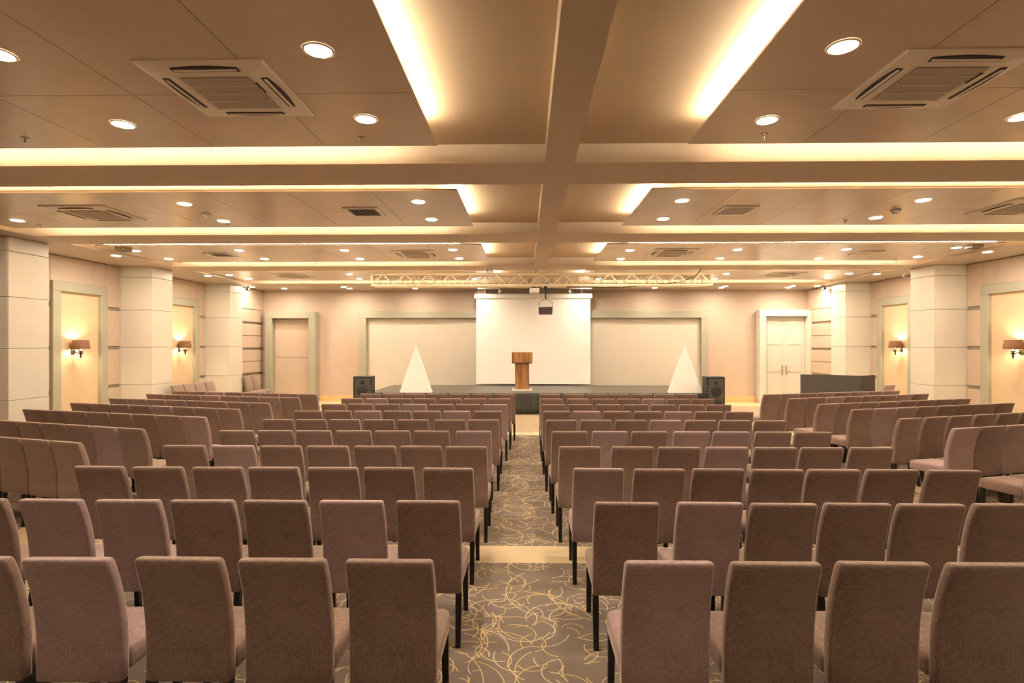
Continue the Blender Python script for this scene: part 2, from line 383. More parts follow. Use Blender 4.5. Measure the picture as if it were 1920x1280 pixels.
for side, cols, wx, s in (('left', LC, LW, 1), ('right', RC, RW, -1)):
    root = thing(f'wall_{side}', f'{side} wall of padded peach panels with khaki framed niches', 'wall', kind='structure')
    spans = [(Y_REAR, cols[0][0]), (cols[0][1], cols[1][0]), (cols[1][1], cols[2][0]), (cols[2][1], Y_BACK)]
    for k, (a, b) in enumerate(spans):
        xw = wx[k]; p, q = sorted((xw, xw-s*.3))
        box('backing', 'wall_plaster', p, q, a, b, 0, Z_BEAM, root)
        if k in (1, 2):
            ny1 = b-(.46 if k == 1 else .40); ny0 = ny1-1.52
            niche(root, s, xw, ny0, ny1)
            (NICHE_L if s > 0 else NICHE_R).append((xw, (ny0+ny1)/2))
            for (u, v) in ((a, ny0), (ny1, b)):
                pad_rows(root, s, xw, u, v, GZ[:4]); grooves(root, s, xw, u, v)
            ym = ny1-.36
            for (u, v, z0) in ((a, ny0, 2.94), (ny1, b, 2.94)):
                p, q = sorted((xw, xw+s*.035)); box('padded_panel', 'upholstery', p, q, u+.004, v-.004 if v > ny1 else v-.002, z0, Z_BEAM-.01, root, .01)
            for (u, v) in ((ny0, ym), (ym, ny1)):
                p, q = sorted((xw, xw+s*.035)); box('padded_panel', 'upholstery', p, q, u+.002, v-.002, 3.405, Z_BEAM-.01, root, .01)
        elif k == 3:
            zs = [.22, .59, 1.02, 1.45, 1.88, 2.33, 2.77, 3.24, Z_BEAM-.005]
            for z0, z1 in zip(zs[:-1], zs[1:]):
                p, q = sorted((xw, xw+s*.05))
                dbl = lambda z: .04 if any(abs(z-t) < .01 for t in (1.02, 1.88, 2.77)) else .005
                box('padded_panel', 'upholstery', p, q, a, b-.004, z0+dbl(z0), z1-dbl(z1), root, .018)
            grooves(root, s, xw, a, b, (1.02, 1.88, 2.77))
        else:
            pad_rows(root, s, xw, a, b, GZ); grooves(root, s, xw, a, b)
        # baseboard
        if k == 3: box('baseboard_piece', 'baseboard', *sorted((xw, xw+s*.06)), a, b, 0, .21, root)
        elif k in (1, 2):
            for (u, v) in ((a, ny0), (ny1, b)): box('baseboard_piece', 'baseboard', *sorted((xw, xw+s*.05)), u, v, 0, .21, root)
o = box('wall_rear', 'wall_plaster', -10.4, 10.9, Y_REAR-.2, Y_REAR, 0, Z_BEAM); tag(o, 'plain peach wall behind the last chairs', 'wall', None, 'structure')

# back wall
wb = thing('wall_back', 'peach plaster wall behind the stage', 'wall', kind='structure')
box('plaster', 'wall_plaster', -10.3, 10.8, Y_BACK, Y_BACK+.25, 0, Z_BEAM, wb)
for x0, x1 in ((-9.5, -9.26), (9.84+.21, 9.96)):
    for z in (1.02, 1.88, 2.77):
        box('groove_strip', 'groove_metal', x0, x1, Y_BACK-.012, Y_BACK, z-.035, z-.012, wb); box('groove_strip', 'groove_metal', x0, x1, Y_BACK-.012, Y_BACK, z+.012, z+.035, wb)
for i, (x0, x1) in enumerate(((-7.42, -5.94), (6.42, 8.12))):
    tag(box('baseboard_back', 'baseboard', x0, x1, Y_BACK-.03, Y_BACK, 0, .215, None, .004), f'tan baseboard of the back wall {"left" if i == 0 else "right"} of the stage', 'baseboard', None, 'structure')
def surround(root, x0, x1, zt, fw, ft, m):
    y0 = Y_BACK-ft
    box('frame_post', m, x0, x0+fw, y0, Y_BACK, 0, zt-fw, root, .01)
    box('frame_post', m, x1-fw, x1, y0, Y_BACK, 0, zt-fw, root, .01)
    box('frame_head', m, x0, x1, y0, Y_BACK, zt-fw, zt, root, .01)
fr = thing('trim_1', 'wide khaki frame with cream panel on the wall behind the stage', 'wall frame', kind='structure')
surround(fr, -5.92, 6.40, 3.22, .245, .20, 'frame_khaki')
for x0, x1 in ((-5.675, -1.6), (-1.6, 2.1), (2.1, 6.155)):
    box('panel', 'stage_cream', x0+.001, x1-.001, Y_BACK-.03, Y_BACK, 0, 2.975, fr)
d1 = thing('door_1', 'closed padded tan door in khaki frame, left of stage', 'door', kind='structure')
surround(d1, -9.25, -7.46, 3.20, .24, .30, 'frame_khaki')
box('door_leaf', 'upholstery', -9.01, -7.70, Y_BACK-.06, Y_BACK, 1.575, 2.955, d1, .012)
box('door_leaf', 'upholstery', -9.01, -7.70, Y_BACK-.06, Y_BACK, .01, 1.565, d1, .012)
d2 = thing('door_2', 'closed white panelled double door in cream frame, right of stage', 'door', kind='structure')
surround(d2, 8.14, 10.03, 3.25, .23, .30, 'door_white')
for x0, x1, hx in ((8.38, 9.08, 9.02), (9.09, 9.79, 9.15)):
    lf = box('door_leaf', 'door_white', x0, x1, Y_BACK-.07, Y_BACK, .01, 3.015, d2)
    for z0, z1 in ((.15, .98), (1.07, 1.93), (2.02, 2.9)):
        ip = box('inset_panel', 'door_white', x0+.10, x1-.10, Y_BACK-.085, Y_BACK-.069, z0, z1, lf, .012)
    hm = MB(); hm.box(hx-.025, hx+.025, Y_BACK-.085, Y_BACK-.07, .98, 1.30); hm.tube([(hx, Y_BACK-.07, 1.12), (hx, Y_BACK-.13, 1.12), (hx+(-.12 if hx < 9.08 else .12), Y_BACK-.135, 1.12)], .011)
    hm.obj('handle', 'metal', lf)

# ---------------------------------------------------------------- wall sconces
def sconce(xw, y, s, label):
    root = thing('wall_sconce', label, 'wall lamp', (xw+s*.015, y, 0), 0, 'shaded wall lamps in the niches')
    cz, cx = 2.03, s*.185
    m = MB(); m.lathe([(.045, 1.90), (.05, 1.91), (.05, 2.0), (.045, 2.01)], 12)
    bp = MB(); bp.cham(*sorted((0, s*.025)), -.05, .05, 1.83, 2.0, .006); bp.obj('back_plate', 'bronze', root)
    MB().tube([(s*.02, 0, 1.90), (s*.10, 0, 1.86), (s*.15, 0, 1.85), (cx, 0, 1.86)], .012).obj('arm', 'bronze', root)
    MB().lathe([(.004, 1.735), (.014, 1.75), (.010, 1.775), (.035, 1.80), (.012, 1.815), (.022, 1.83), (.065, 1.855), (.018, 1.87), (.05, 1.895), (.018, 1.905), (.015, 1.97)], 16, cx, 0).obj('stem', 'bronze', root)
    sh = MB(); n = 28
    prof = [(.172, 1.945), (.148, 2.14)]
    sh.lathe(prof+[(.144, 2.14), (.168, 1.945), (.172, 1.945)], n, cx, 0, True, False)
    sh.obj('shade', 'shade', root)
    MB().lathe([(.012, 1.96), (.035, 1.99), (.045, 2.03), (.035, 2.07), (.012, 2.09)], 12, cx, 0).obj('bulb', 'bulb', root)
for (xw, _), y, nm in zip(NICHE_L, (11.86, 15.72), ('near', 'far')): sconce(xw, y, 1, f'lit wall lamp with brown drum shade in {nm} niche of left wall')
for (xw, _), y, nm in zip(NICHE_R, (11.82, 15.62), ('near', 'far')): sconce(xw, y, -1, f'lit wall lamp with brown drum shade in {nm} niche of right wall')

# ---------------------------------------------------------------- ceiling fixtures
def copy_tree(root, loc, rz=0.0):
    r = root.copy(); C.objects.link(r); r.location = loc; r.rotation_euler = (0, 0, rz)
    for ch in root.children:
        c = ch.copy(); C.objects.link(c); c.parent = r; c.matrix_parent_inverse = ch.matrix_parent_inverse.copy()
        for g in ch.children:
            d = g.copy(); C.objects.link(d); d.parent = c
    return r
ring_me = MB().lathe([(.082, -.001), (.082, -.008), (.098, -.006), (.102, -.001)], 24, caps=False).mesh('trim_ring'); ring_me.materials.append(M['white_plastic'])
lens_me = MB().lathe([(.083, -.004), (.06, -.009), (.001, -.010)], 24, caps=False).mesh('lens'); lens_me.materials.append(M['lamp_lens'])
def downlight(x, y, z, label):
    r = thing('downlight', label, 'ceiling light', (x, y, z), 0, 'recessed round downlights')
    link('trim_ring', ring_me, None, r); link('lens', lens_me, None, r)
px_panel = {
 0: [(-3,101),(597,94),(231,233),(686,223),(1581,87),(1438,225),(1915,219)],
 1: [(33,413),(346,382),(419,414),(785,378),(809,411),(1279,376),(1243,410),(1642,408),(1731,375)],
 2: [(316,485),(449,469),(496,485),(646,469),(675,485),(849,468),(861,484),(1181,469),(1164,485),(1383,468),(1350,484),(1587,467),(1535,484),(1721,481)],
 3: [(467,522),(655,514),(674,522),(882,514),(890,522),(1134,513),(1122,522),(1362,513),(1339,522),(1552,520)]}
for i, pts in px_panel.items():
    P = [at_z(x, y, Z_PANEL) for x, y in pts]
    for side in ('left', 'right'):
        Q = sorted([p for p in P if (p[0] < .355) == (side == 'left')], key=lambda p: abs(p[0]-.355))
        for k, (x, y) in enumerate(Q):
            y = min(max(y, PANELS[i][0]+.12), PANELS[i][1]-.12)
            downlight(x, y, Z_PANEL, f'lit round downlight, {ORD[k+1]} from central beam, {bay[i]} ceiling bay {side} side')
soff = [((218,479),'beside the middle left column'),((254,470),'in front of the middle left column'),((389.5,517),'beside the far left column'),((430,515),'in front of the far left column'),
        ((1822,472),'beside the middle right column'),((1793,464),'in front of the middle right column'),((1633,513.5),'beside the far right column'),((1592,512.5),'in front of the far right column')]
for (p, t) in soff:
    x, y = at_z(p[0], p[1], Z_PANEL)
    zz = Z_PANEL if XL_OUT+.12 < x < XR_OUT-.12 else Z_BEAM
    if zz == Z_BEAM: x, y = at_z(p[0], p[1], Z_BEAM); x = min(x, XL_OUT-.22) if x < 0 else max(x, XR_OUT+.22)
    downlight(x, y, zz, 'lit round downlight in side ceiling strip '+t)
back = sorted([(491,541.5),(557,546),(656,541),(672,545.6),(788,545),(895,544.5),(1095,544),(1215,544.6),(1332.5,544.8),(1350,539),(1450.5,544.6),(1473.5,538.6),(1513,539.6)])
for k, p in enumerate(back):
    x, y = at_z(p[0], p[1], Z_BEAM); y = 18.0 if p[1] < 542 else 18.5; x = max(-9.2, min(9.66, x))
    if abs(x-.25) < 2.2: y = 18.2
    downlight(x, y, Z_BEAM, f'lit round downlight by the back wall, {ORD[k+1] if k < 12 else "last"} counted from the left')
for k, x in enumerate((-6.0, -1.8, 2.4, 6.6)):  # unseen downlights added behind the camera to light the chair backs
    for y in (.9,):
        downlight(x, y, Z_BEAM, f'added unseen downlight behind the viewpoint, {ORD[k+1]} from left wall, {"nearer" if y > 0 else "farther"} row')

# air-conditioning cassettes
def make_cassette(label):
    r = thing('air_conditioner', label, 'air conditioner', group='ceiling air conditioners')
    h = .46
    m = MB()   # face plate as a ring of sloped quads around the intake
    def sq(a, z): return [(-a, -a, z), (a, -a, z), (a, a, z), (-a, a, z)]
    rr = [sq(h, 0), sq(h, -.008), sq(.44, -.018), sq(.28, -.028), sq(.265, -.022)]
    vs_ = [p for q in rr for p in q]; fs = []
    for i in range(len(rr)-1):
        for k in range(4):
            k2 = (k+1) % 4; fs.append((i*4+k, i*4+k2, (i+1)*4+k2, (i+1)*4+k))
    fs.append((16, 17, 18, 19)); m.add(vs_, fs); m.obj('face_plate', 'white_plastic', r)
    g = MB().box(-.25, .25, -.25, .25, -.029, -.022).obj('intake_grille', 'grille', r)
    for k in range(3): box('grille_bar', 'white_plastic', -.25, .25, -.13+k*.125-.004, -.13+k*.125+.004, -.032, -.029, g)
    for k in range(4):
        a = k*math.pi/2; mt = Matrix.Rotation(a, 4, 'Z')
        sm = MB(); n = 10; top = []; bot = []
        for i in range(n+1):
            t = -1+2*i/n; bulge = .022*(1-t*t)
            top.append(mt @ Vector((.24*t, .385+bulge, -.0255))); bot.append(mt @ Vector((.24*t, .335, -.0285)))
        top2 = [p+Vector((0, 0, .012)) for p in top]; bot2 = [p+Vector((0, 0, .012)) for p in bot]
        V_ = top+bot+top2+bot2; F_ = []
        q = n+1
        for i in range(n): F_ += [(i, i+1, q+i+1, q+i), (2*q+i, 3*q+i, 3*q+i+1, 2*q+i+1), (i, 2*q+i, 2*q+i+1, i+1), (q+i, q+i+1, 3*q+i+1, 3*q+i)]
        F_ += [(0, q, 3*q, 2*q), (n, 2*q+n, 3*q+n, q+n)]
        sl = sm.add(V_, F_).obj('air_slot', 'dark_slot', r)
        MB().box(-.225, .225, .352, .372, -.034, -.027, mt).obj('louver', 'white_plastic', sl)
    MB().cham(.262, .276, -.17, -.02, -.031, -.024, .002).obj('sensor_window', 'dark_slot', r)
    return r
ac0 = None
for i, (x, y, s) in enumerate(((-2.26, 4.15, 'left'), (2.98, 4.10, 'right'), (-6.42, 8.0, 'left'), (7.05, 7.85, 'right'), (-2.38, 11.75, 'left'), (3.10, 11.65, 'right'), (-6.65, 15.45, 'left'), (7.2, 15.4, 'right'))):
    lab = f'white square ceiling air conditioner in {bay[i//2]} bay {s} of central beam'
    if ac0 is None: ac0 = make_cassette(lab); ac0.location = (x, y, Z_PANEL)
    else: tag(copy_tree(ac0, (x, y, Z_PANEL)), lab)

def make_vent(label):
    r = thing('air_vent', label, 'air vent', group='square ceiling vents')
    f = MB()
    for (a, b, c, d) in ((-.25, .25, -.25, -.20), (-.25, .25, .20, .25), (-.25, -.20, -.20, .20), (.20, .25, -.20, .20)): f.box(a, b, c, d, -.014, 0)
    f.obj('vent_frame', 'white_plastic', r)
    MB().box(-.20, .20, -.20, .20, -.003, -.001).obj('dark_backing', 'dark_slot', r)
    me = MB().box(-.012, .012, -.20, .20, -.002, .002).mesh('slat'); me.materials.append(M['white_plastic'])
    for k in range(7):
        o = link('slat', me, None, r, (-.165+k*.055, 0, -.012)); o.rotation_euler = (0, .7, 0)
    return r
v0 = None
for p, t in (((684, 397), 'second bay left'), ((1379, 394), 'second bay right'), ((414, 477), 'third bay left'), ((1625, 473.5), 'third bay right')):
    x, y = at_z(*p, Z_PANEL); lab = f'square slatted ceiling vent in {t} of central beam'
    if v0 is None: v0 = make_vent(lab); v0.location = (x, y, Z_PANEL)
    else: tag(copy_tree(v0, (x, y, Z_PANEL)), lab)
def make_sprinkler(label):
    r = thing('sprinkler', label, 'sprinkler', group='ceiling sprinklers')
    MB().lathe([(.035, 0), (.034, -.006), (.012, -.010)], 14).obj('flange', 'metal', r)
    MB().lathe([(.010, -.008), (.008, -.03), (.006, -.05), (.022, -.052), (.022, -.055)], 10).obj('head', 'metal', r)
    return r
s0 = None
for p, t in (((47, 258), 'nearest bay far left'), ((678, 258), 'nearest bay left, close to a downlight'), ((1433, 251), 'nearest bay right, close to a downlight'), ((73, 421), 'second bay far left'),
             ((427, 422), 'second bay left, mid way'), ((1585, 413), 'second bay right, mid way'), ((338, 490), 'third bay far left'), ((591, 490), 'third bay left, mid way'), ((1679, 486), 'third bay far right')):
    x, y = at_z(*p, Z_PANEL); lab = 'small metal ceiling sprinkler in '+t
    if s0 is None: s0 = make_sprinkler(lab); s0.location = (x, y, Z_PANEL)
    else: tag(copy_tree(s0, (x, y, Z_PANEL)), lab)
for p, t, m in (((387, 401), 'left', 'white_plastic'), ((1679, 393), 'right', 'grille')):
    x, y = at_z(*p, Z_PANEL); r = thing('smoke_detector', f'round smoke detector on second bay ceiling {t} of central beam', 'smoke detector', (x, y, Z_PANEL))
    MB().lathe([(.07, 0), (.07, -.015), (.062, -.02)], 18).obj('base', m, r); MB().lathe([(.05, -.018), (.048, -.045), (.03, -.055)], 18).obj('sensor_head', m, r)
for p, t in (((232, 462.5), 'left'), ((1827, 457.5), 'right')):
    x, y = at_z(*p, Z_BEAM-.06); y = 10.90; x = x_at(p[0], y); r = thing('ceiling_speaker', f'flat grey box fixed under the ceiling by the middle {t} column', 'speaker box', (x, y, Z_PANEL))
    MB().cham(-.11, .11, -.11, .11, -.07, 0, .012).obj('housing', 'grille', r); MB().box(-.09, .09, -.09, .09, -.074, -.068).obj('grille', 'charcoal', r)
for p, t in (((458, 540), 'left'), ((1553, 537), 'right')):
    y = 17.95; x = -9.25 if t == 'left' else 9.72
    r = thing('security_camera', f'small black security camera under the ceiling by far {t} column', 'camera', (x, y, Z_BEAM))
    MB().lathe([(.035, 0), (.035, -.02), (.012, -.025), (.012, -.06)], 12).obj('mount', 'black', r); MB().cham(-.04, .04, -.09, .05, -.13, -.06, .012).obj('camera_body', 'black', r)

# ---------------------------------------------------------------- stage
SX0, SX1, SY0, SY1, SZ = -4.65, 5.45, 15.95, 19.0, .62
st = thing('stage', 'low black stage platform with dark pleated skirt', 'stage')
box('platform', 'stage_top', SX0, SX1, SY0, SY1, SZ-.05, SZ, st)
for x in (SX0+.3, (SX0+SX1)/2, SX1-.3):
    for y in (SY0+.4, SY1-.3): box('support', 'black', x-.06, x+.06, y-.06, y+.06, 0, SZ-.05, st)
def pleats(pts_fn, n, name):
    m = MB(); vs_ = []; fs = []
    for i in range(n+1):
        for j, z in enumerate((.01, .2, .4, SZ-.06, SZ-.005)):
            amp = (.055, .048, .036, .022, .006)[j]; vs_.append(pts_fn(i/n, amp*math.sin(i*1.57+.5*math.sin(i*.7))+amp*.5*math.sin(i*.9+j*.4), z))
    for i in range(n):
        for j in range(4): fs.append((i*5+j, (i+1)*5+j, (i+1)*5+j+1, i*5+j+1))
    m.add(vs_, fs, True); o = m.obj(name, 'skirt', st)
    md = o.modifiers.new('thick', 'SOLIDIFY'); md.thickness = .006
pleats(lambda t, o, z: (SX0+(SX1-SX0)*t, SY0-.055-o*.55, z), 420, 'pleated_skirt')
pleats(lambda t, o, z: (SX0-.03+o*.5, SY0+(SY1-SY0)*t, z), 110, 'pleated_skirt')
pleats(lambda t, o, z: (SX1+.03+o*.5, SY0+(SY1-SY0)*t, z), 110, 'pleated_skirt')

# projection screen
x0, x1, ys = x_at(893, 18.85), x_at(1107, 18.85), 18.85
ps = thing('projection_screen', 'white projection screen pulled down from its case above the stage', 'projection screen')
sm = MB(); n = 24; vs_ = []; fs = []
for i in range(n+1):
    for j in range(9):
        u, v = i/n, j/8; wv = .005*math.sin(u*9+v*2)*(1-v)+.012*max(0, u-.75)*4*(1-v)*v
        vs_.append((x0+(x1-x0)*u, ys-wv, .69+(3.64-.69)*v))
for i in range(n):
    for j in range(8): fs.append((i*9+j, (i+1)*9+j, (i+1)*9+j+1, i*9+j+1))
so = sm.add(vs_, fs, False).obj('screen_cloth', 'screen_cloth', ps); so.modifiers.new('thick', 'SOLIDIFY').thickness = .004
MB().tube([(x0, ys, .685), (x1, ys, .685)], .016).obj('bottom_bar', 'bright_white', ps)
box('case', 'bright_white', x0-.06, x1+.06, ys-.09, ys+.09, 3.63, 3.79, ps, .02)
for x in (x0+.3, x1-.3): box('hanger', 'white_plastic', x-.03, x+.03, ys-.03, ys+.03, 3.79, Z_BEAM, ps)
bd = box('shadow_board', 'grille', x0+.02, x1-.02, ys+.12, ys+.16, 3.62, Z_BEAM, ps)  # dark board added to stand in for the shadowed recess above the case
# podium
px_, py_ = x_at(979, 16.6), 16.75
pd = thing('podium', 'wooden speaker podium on a clear base in front of the screen', 'podium', (px_, py_, SZ))
MB().cham(-.31, .31, -.22, .22, 0, .055, .008).obj('base', 'clear', pd)
MB().cham(-.215, .215, -.13, .13, .055, .86, .006).obj('column', 'wood', pd)
MB().cham(-.19, .19, -.135, .12, .055, .13, .004).obj('plinth', 'wood', pd)
MB().cham(-.305, .305, -.215, .2, .84, .90, .004).obj('shelf', 'wood_dark', pd)
tm = MB(); tm.add([(-.315,-.225,.88),(.315,-.225,.88),(.315,.21,.88),(-.315,.21,.88),(-.315,-.225,1.185),(.315,-.225,1.185),(.315,.21,1.08),(-.315,.21,1.08)],
                  [(0,3,2,1),(4,5,6,7),(0,1,5,4),(1,2,6,5),(2,3,7,6),(3,0,4,7)])
tm.obj('lectern_top', 'wood', pd)
# white pyramids
for cx, ax, hw, t in ((778, 780, .47, 'left'), (1287, 1282, .485, 'right')):
    xc = x_at(cx, 16.0); r = thing('pyramid', f'plain white pyramid standing on stage {t} of the podium', 'pyramid', (xc, 16.16, SZ), 0, 'white pyramids on the stage')
    m = MB(); ap = (0, 0, 1.40); b_ = [(-hw, -.13, 0), (hw, -.13, 0), (hw, .13, 0), (-hw, .13, 0)]
    m.add([*b_, (-.012, -.012, 1.39), (.012, -.012, 1.39), (.012, .012, 1.39), (-.012, .012, 1.39)], [(0,3,2,1),(4,5,6,7),(0,1,5,4),(1,2,6,5),(2,3,7,6),(3,0,4,7)])
    m.obj('shell', 'bright_white', r)
# loudspeakers
def loudspeaker(px, t):
    x = x_at(px, 15.6); r = thing('loudspeaker', f'tall black loudspeaker standing on the floor at {t} end of stage', 'loudspeaker', (x, 15.62, 0))
    MB().cham(-.26, .26, -.20, .20, .02, 1.13, .015).obj('cabinet', 'black', r)
    MB().box(-.20, .22, -.21, -.199, .06, 1.07).obj('front_grille', 'charcoal', r)
    mt = Matrix.Rotation(math.pi/2, 4, 'X')
    def cone(cx, cz, R, nm):
        m = MB(); m.lathe([(R, 0), (R*.94, .012), (R*.55, .002), (R*.3, .006), (.01, .012)], 24)
        m.v = [tuple((mt @ Vector(p))+Vector((cx, -.21, cz))) for p in m.v]; m.obj(nm, 'black', r)
    cone(.01, .72, .15, 'woofer'); cone(.01, .36, .16, 'woofer'); cone(.01, .97, .07, 'tweeter')
    for k in range(3):
        m = MB(); m.lathe([(.016, 0), (.014, .012)], 12); m.v = [tuple((mt @ Vector(p))+Vector((.235 if t == 'left' else -.235, -.2, .86-.085*k))) for p in m.v]
        m.obj('knob', 'metal', r)
    for sx in (-.2, .2):
        for sy in (-.15, .15): MB().lathe([(.02, 0), (.025, .02)], 10, sx, sy).obj('foot', 'black', r)
loudspeaker(682.5, 'left'); loudspeaker(1338, 'right')

# ---------------------------------------------------------------- truss with projector and hanging box
TY = 13.72; tx0, tx1 = x_at(697, 13.6), x_at(1335, 13.6); zb, zt, hd = 3.52, 3.80, .14
tr = thing('lighting_truss', 'long pale metal box truss hung under the ceiling before the stage', 'truss')
for y in (TY-hd, TY+hd):
    for z in (zb, zt): MB().tube([(tx0, y, z), (tx1, y, z)], .029).obj('chord', 'truss', tr)
L_ = tx1-tx0; nb = 30; st_ = L_/nb
bme = MB().tube([(0, 0, 0), (st_, 0, zt-zb)], .016, 6).mesh('brace'); bme.materials.append(M['truss'])
bme2 = MB().tube([(0, 0, zt-zb), (st_, 0, 0)], .016, 6).mesh('brace'); bme2.materials.append(M['truss'])
for face, y in enumerate((TY-hd, TY+hd)):
    for k in range(nb): link('brace', bme if (k+face) % 2 == 0 else bme2, None, tr, (tx0+k*st_, y, zb))
cme = MB().tube([(0, -hd, 0), (st_*2, hd, 0)], .010, 6).mesh('cross_brace'); cme.materials.append(M['truss'])
for k in range(nb//2): link('cross_brace', cme, None, tr, (tx0+2*k*st_, TY, zb))
for x in (tx0, tx1):
    for y in (TY-hd, TY+hd): MB().tube([(x, y, zb), (x, y, zt)], .02).obj('end_post', 'truss', tr)
    for z in (zb, zt): MB().tube([(x, TY-hd, z), (x, TY+hd, z)], .02).obj('end_bar', 'truss', tr)
for x in (tx0+.22, tx0+2.9, tx1-2.9, tx1-.25): MB().tube([(x, TY, zt-.02), (x, TY, Z_BEAM)], .012).obj('hanger_rod', 'truss', tr); 
for x in (tx0+.22, tx0+2.9, tx1-2.9, tx1-.25): MB().box(x-.03, x+.03, TY-hd, TY+hd, zt-.02, zt+.02).obj('hanger_bar', 'truss', tr)
ca = MB().tube([(tx1-.25, TY-.1, Z_BEAM-.01), (tx1-.32, TY-.2, 3.86), (tx1-.42, TY-.21, 3.75), (tx1-.75, TY-.2, 3.60), (tx1-1.1, TY-.16, 3.555), (tx1-2.2, TY-.03, 3.475), (tx1-3.6, TY, 3.49)], .010, 6).obj('cable', 'black', tr); ca['label'] = 'black cable along the right end of the truss'
ca = MB().tube([(x_at(1007, TY), TY+.22, Z_BEAM-.01), (x_at(1003, TY), TY+.2, 3.85), (x_at(992, TY), TY+.19, 3.66), (x_at(986, TY), TY+.1, 3.56)], .007, 6).obj('cable', 'black', tr)
xp = x_at(1002, 13.7)
pj = thing('projector', 'white projector hanging under the middle of the truss', 'projector', (xp, TY, 3.40))
MB().cham(-.125, .125, -.15, .15, -.06, .055, .015).obj('body', 'bright_white', pj)
MB().box(-.10, .16, -.05, .05, .055, .085).obj('mount_plate', 'black', pj); MB().tube([(0, 0, .08), (0, 0, .12)], .02).obj('mount_neck', 'black', pj)
mt = Matrix.Rotation(-math.pi/2, 4, 'X'); m = MB(); m.lathe([(.035, 0), (.032, .02)], 14); m.v = [tuple((mt @ Vector(p))+Vector((.05, .15, 0))) for p in m.v]; m.obj('lens_barrel', 'black', pj)
xh = x_at(1023, 13.55)
hs = thing('hanging_monitor', 'dark box speaker on a wire frame hanging from a pole under the truss', 'hanging speaker', (xh, TY-hd, 0))
MB().tube([(0, 0, 3.489), (0, 0, 3.17)], .016).obj('pole', 'black', hs)
MB().cham(-.035, .035, -.035, .035, 3.43, 3.489, .008).obj('clamp', 'black', hs)
for s in (-1, 1): MB().tube([(0, 0, 3.18), (s*.11, 0, 3.12), (s*.165, 0, 3.09), (s*.168, 0, 2.83)], .006, 6).obj('wire_arm', 'black', hs)
m = MB(); m.add([(-.165,-.08,2.80),(.165,-.08,2.81),(.16,.10,2.79),(-.16,.10,2.79),(-.172,-.11,2.965),(.172,-.11,2.975),(.165,.08,2.96),(-.165,.08,2.96)], [(0,3,2,1),(4,5,6,7),(0,1,5,4),(1,2,6,5),(2,3,7,6),(3,0,4,7)])
m.obj('speaker_box', 'charcoal', hs)
for px, s, t in ((937, -1, 'left'), (1068, 1, 'right')):
    x = x_at(px, 18.4); r = thing('spotlight', f'small white spotlight on a rail above the {t} part of the screen', 'spotlight', (x, 18.4, Z_BEAM))
    MB().cham(*sorted((0, s*.75)), -.03, .03, -.045, 0, .006).obj('rail', 'bright_white', r)
    MB().tube([(0, 0, -.03), (0, 0, -.10)], .012).obj('stem', 'white_plastic', r)
    MB().tube([(0, -.07, -.15), (0, .05, -.09)], .045, 12).obj('lamp_head', 'bright_white', r)
c0 = at_z(470, 500, 3.9)
cw = MB().tube([(9.9, 14.35, Z_BEAM-.01), (10.05, 14.7, 3.86), (10.25, 14.6, 3.74), (10.5, 14.3, 3.66)], .012, 6).obj('cable', 'bright_white'); tag(cw, 'white cable drooping from ceiling between the right columns', 'cable')

# ---------------------------------------------------------------- reception desk
xa, xb = x_at(1541, 14.2), x_at(1622, 14.5); xc = x_at(1643, 14.9)
dk = thing('counter_desk', 'dark grey counter desk standing by the far right column', 'desk', (0, 0, 0))
def quad_prism(p, z0, z1):
    m = MB(); n = len(p); m.add([(a, b, z0) for a, b in p]+[(a, b, z1) for a, b in p], [tuple(reversed(range(n))), tuple(range(n, 2*n))]+[(k, (k+1) % n, (k+1) % n+n, k+n) for k in range(n)]); return m
quad_prism([(xa, 15.3), (xb-.01, 14.62), (xb+.03, 14.66), (xa+.04, 15.34)], .0, 1.21).obj('front_panel', 'charcoal', dk)
quad_prism([(xb, 14.62), (xc, 14.95), (xc-.03, 14.99), (xb+.03, 14.66)], .0, 1.21).obj('side_panel', 'charcoal', dk)
quad_prism([(xa+.06, 15.37), (xb+.03, 14.69), (xc-.05, 14.99), (xa+.5, 15.78)], 1.10, 1.14).obj('worktop', 'charcoal', dk)

# ---------------------------------------------------------------- chairs
def back_mesh(material):
    m = MB(); rr = []
    st = [(.347, .0, .432, .058), (.354, .0, .440, .066), (.48, .0, .440, .068), (.56, .0, .440, .068), (.64, -.006, .439, .068), (.72, -.017, .437, .067), (.80, -.033, .435, .066),
          (.88, -.055, .432, .066), (.945, -.077, .430, .066), (.972, -.087, .428, .065), (.988, -.092, .424, .060), (.996, -.095, .414, .048), (.998, -.096, .397, .030)]
    for z, yo, w_, t in st:
        rr.append([(x, y+yo-.225, z) for x, y in rrect(w_, t, min(.018, t*.4), 3)])
    m.rings(rr, True); me = m.mesh('chair_back'); me.materials.append(M[material]); return me
def seat_mesh(material):
    m = MB(); rr = []
    for z, ins, r in ((.375, .012, .02), (.382, .002, .025), (.40, 0, .03), (.45, 0, .03), (.473, .004, .032), (.486, .014, .035), (.491, .035, .04), (.494, .10, .05)):
        rr.append([(x, y+.035, z) for x, y in rrect(.438-2*ins, .455-2*ins, r, 3)])
    m.rings(rr, True); me = m.mesh('chair_seat'); me.materials.append(M[material]); return me
def leg_mesh(sx, front):
    m = MB(); a, b = .021, .017
    if front: x, y, x2, y2 = sx*.192, .225, sx*.195, .235
    else: x, y, x2, y2 = sx*.198, -.225, sx*.200, -.285
    top = .385 if front else .36
    m.add([(x2-b, y2-b, 0), (x2+b, y2-b, 0), (x2+b, y2+b, 0), (x2-b, y2+b, 0), (x-a, y-a, top), (x+a, y-a, top), (x+a, y+a, top), (x-a, y+a, top)],
          [(0,3,2,1),(4,5,6,7),(0,1,5,4),(1,2,6,5),(2,3,7,6),(3,0,4,7)])
    me = m.mesh('chair_leg'); me.materials.append(M['leg_black']); return me
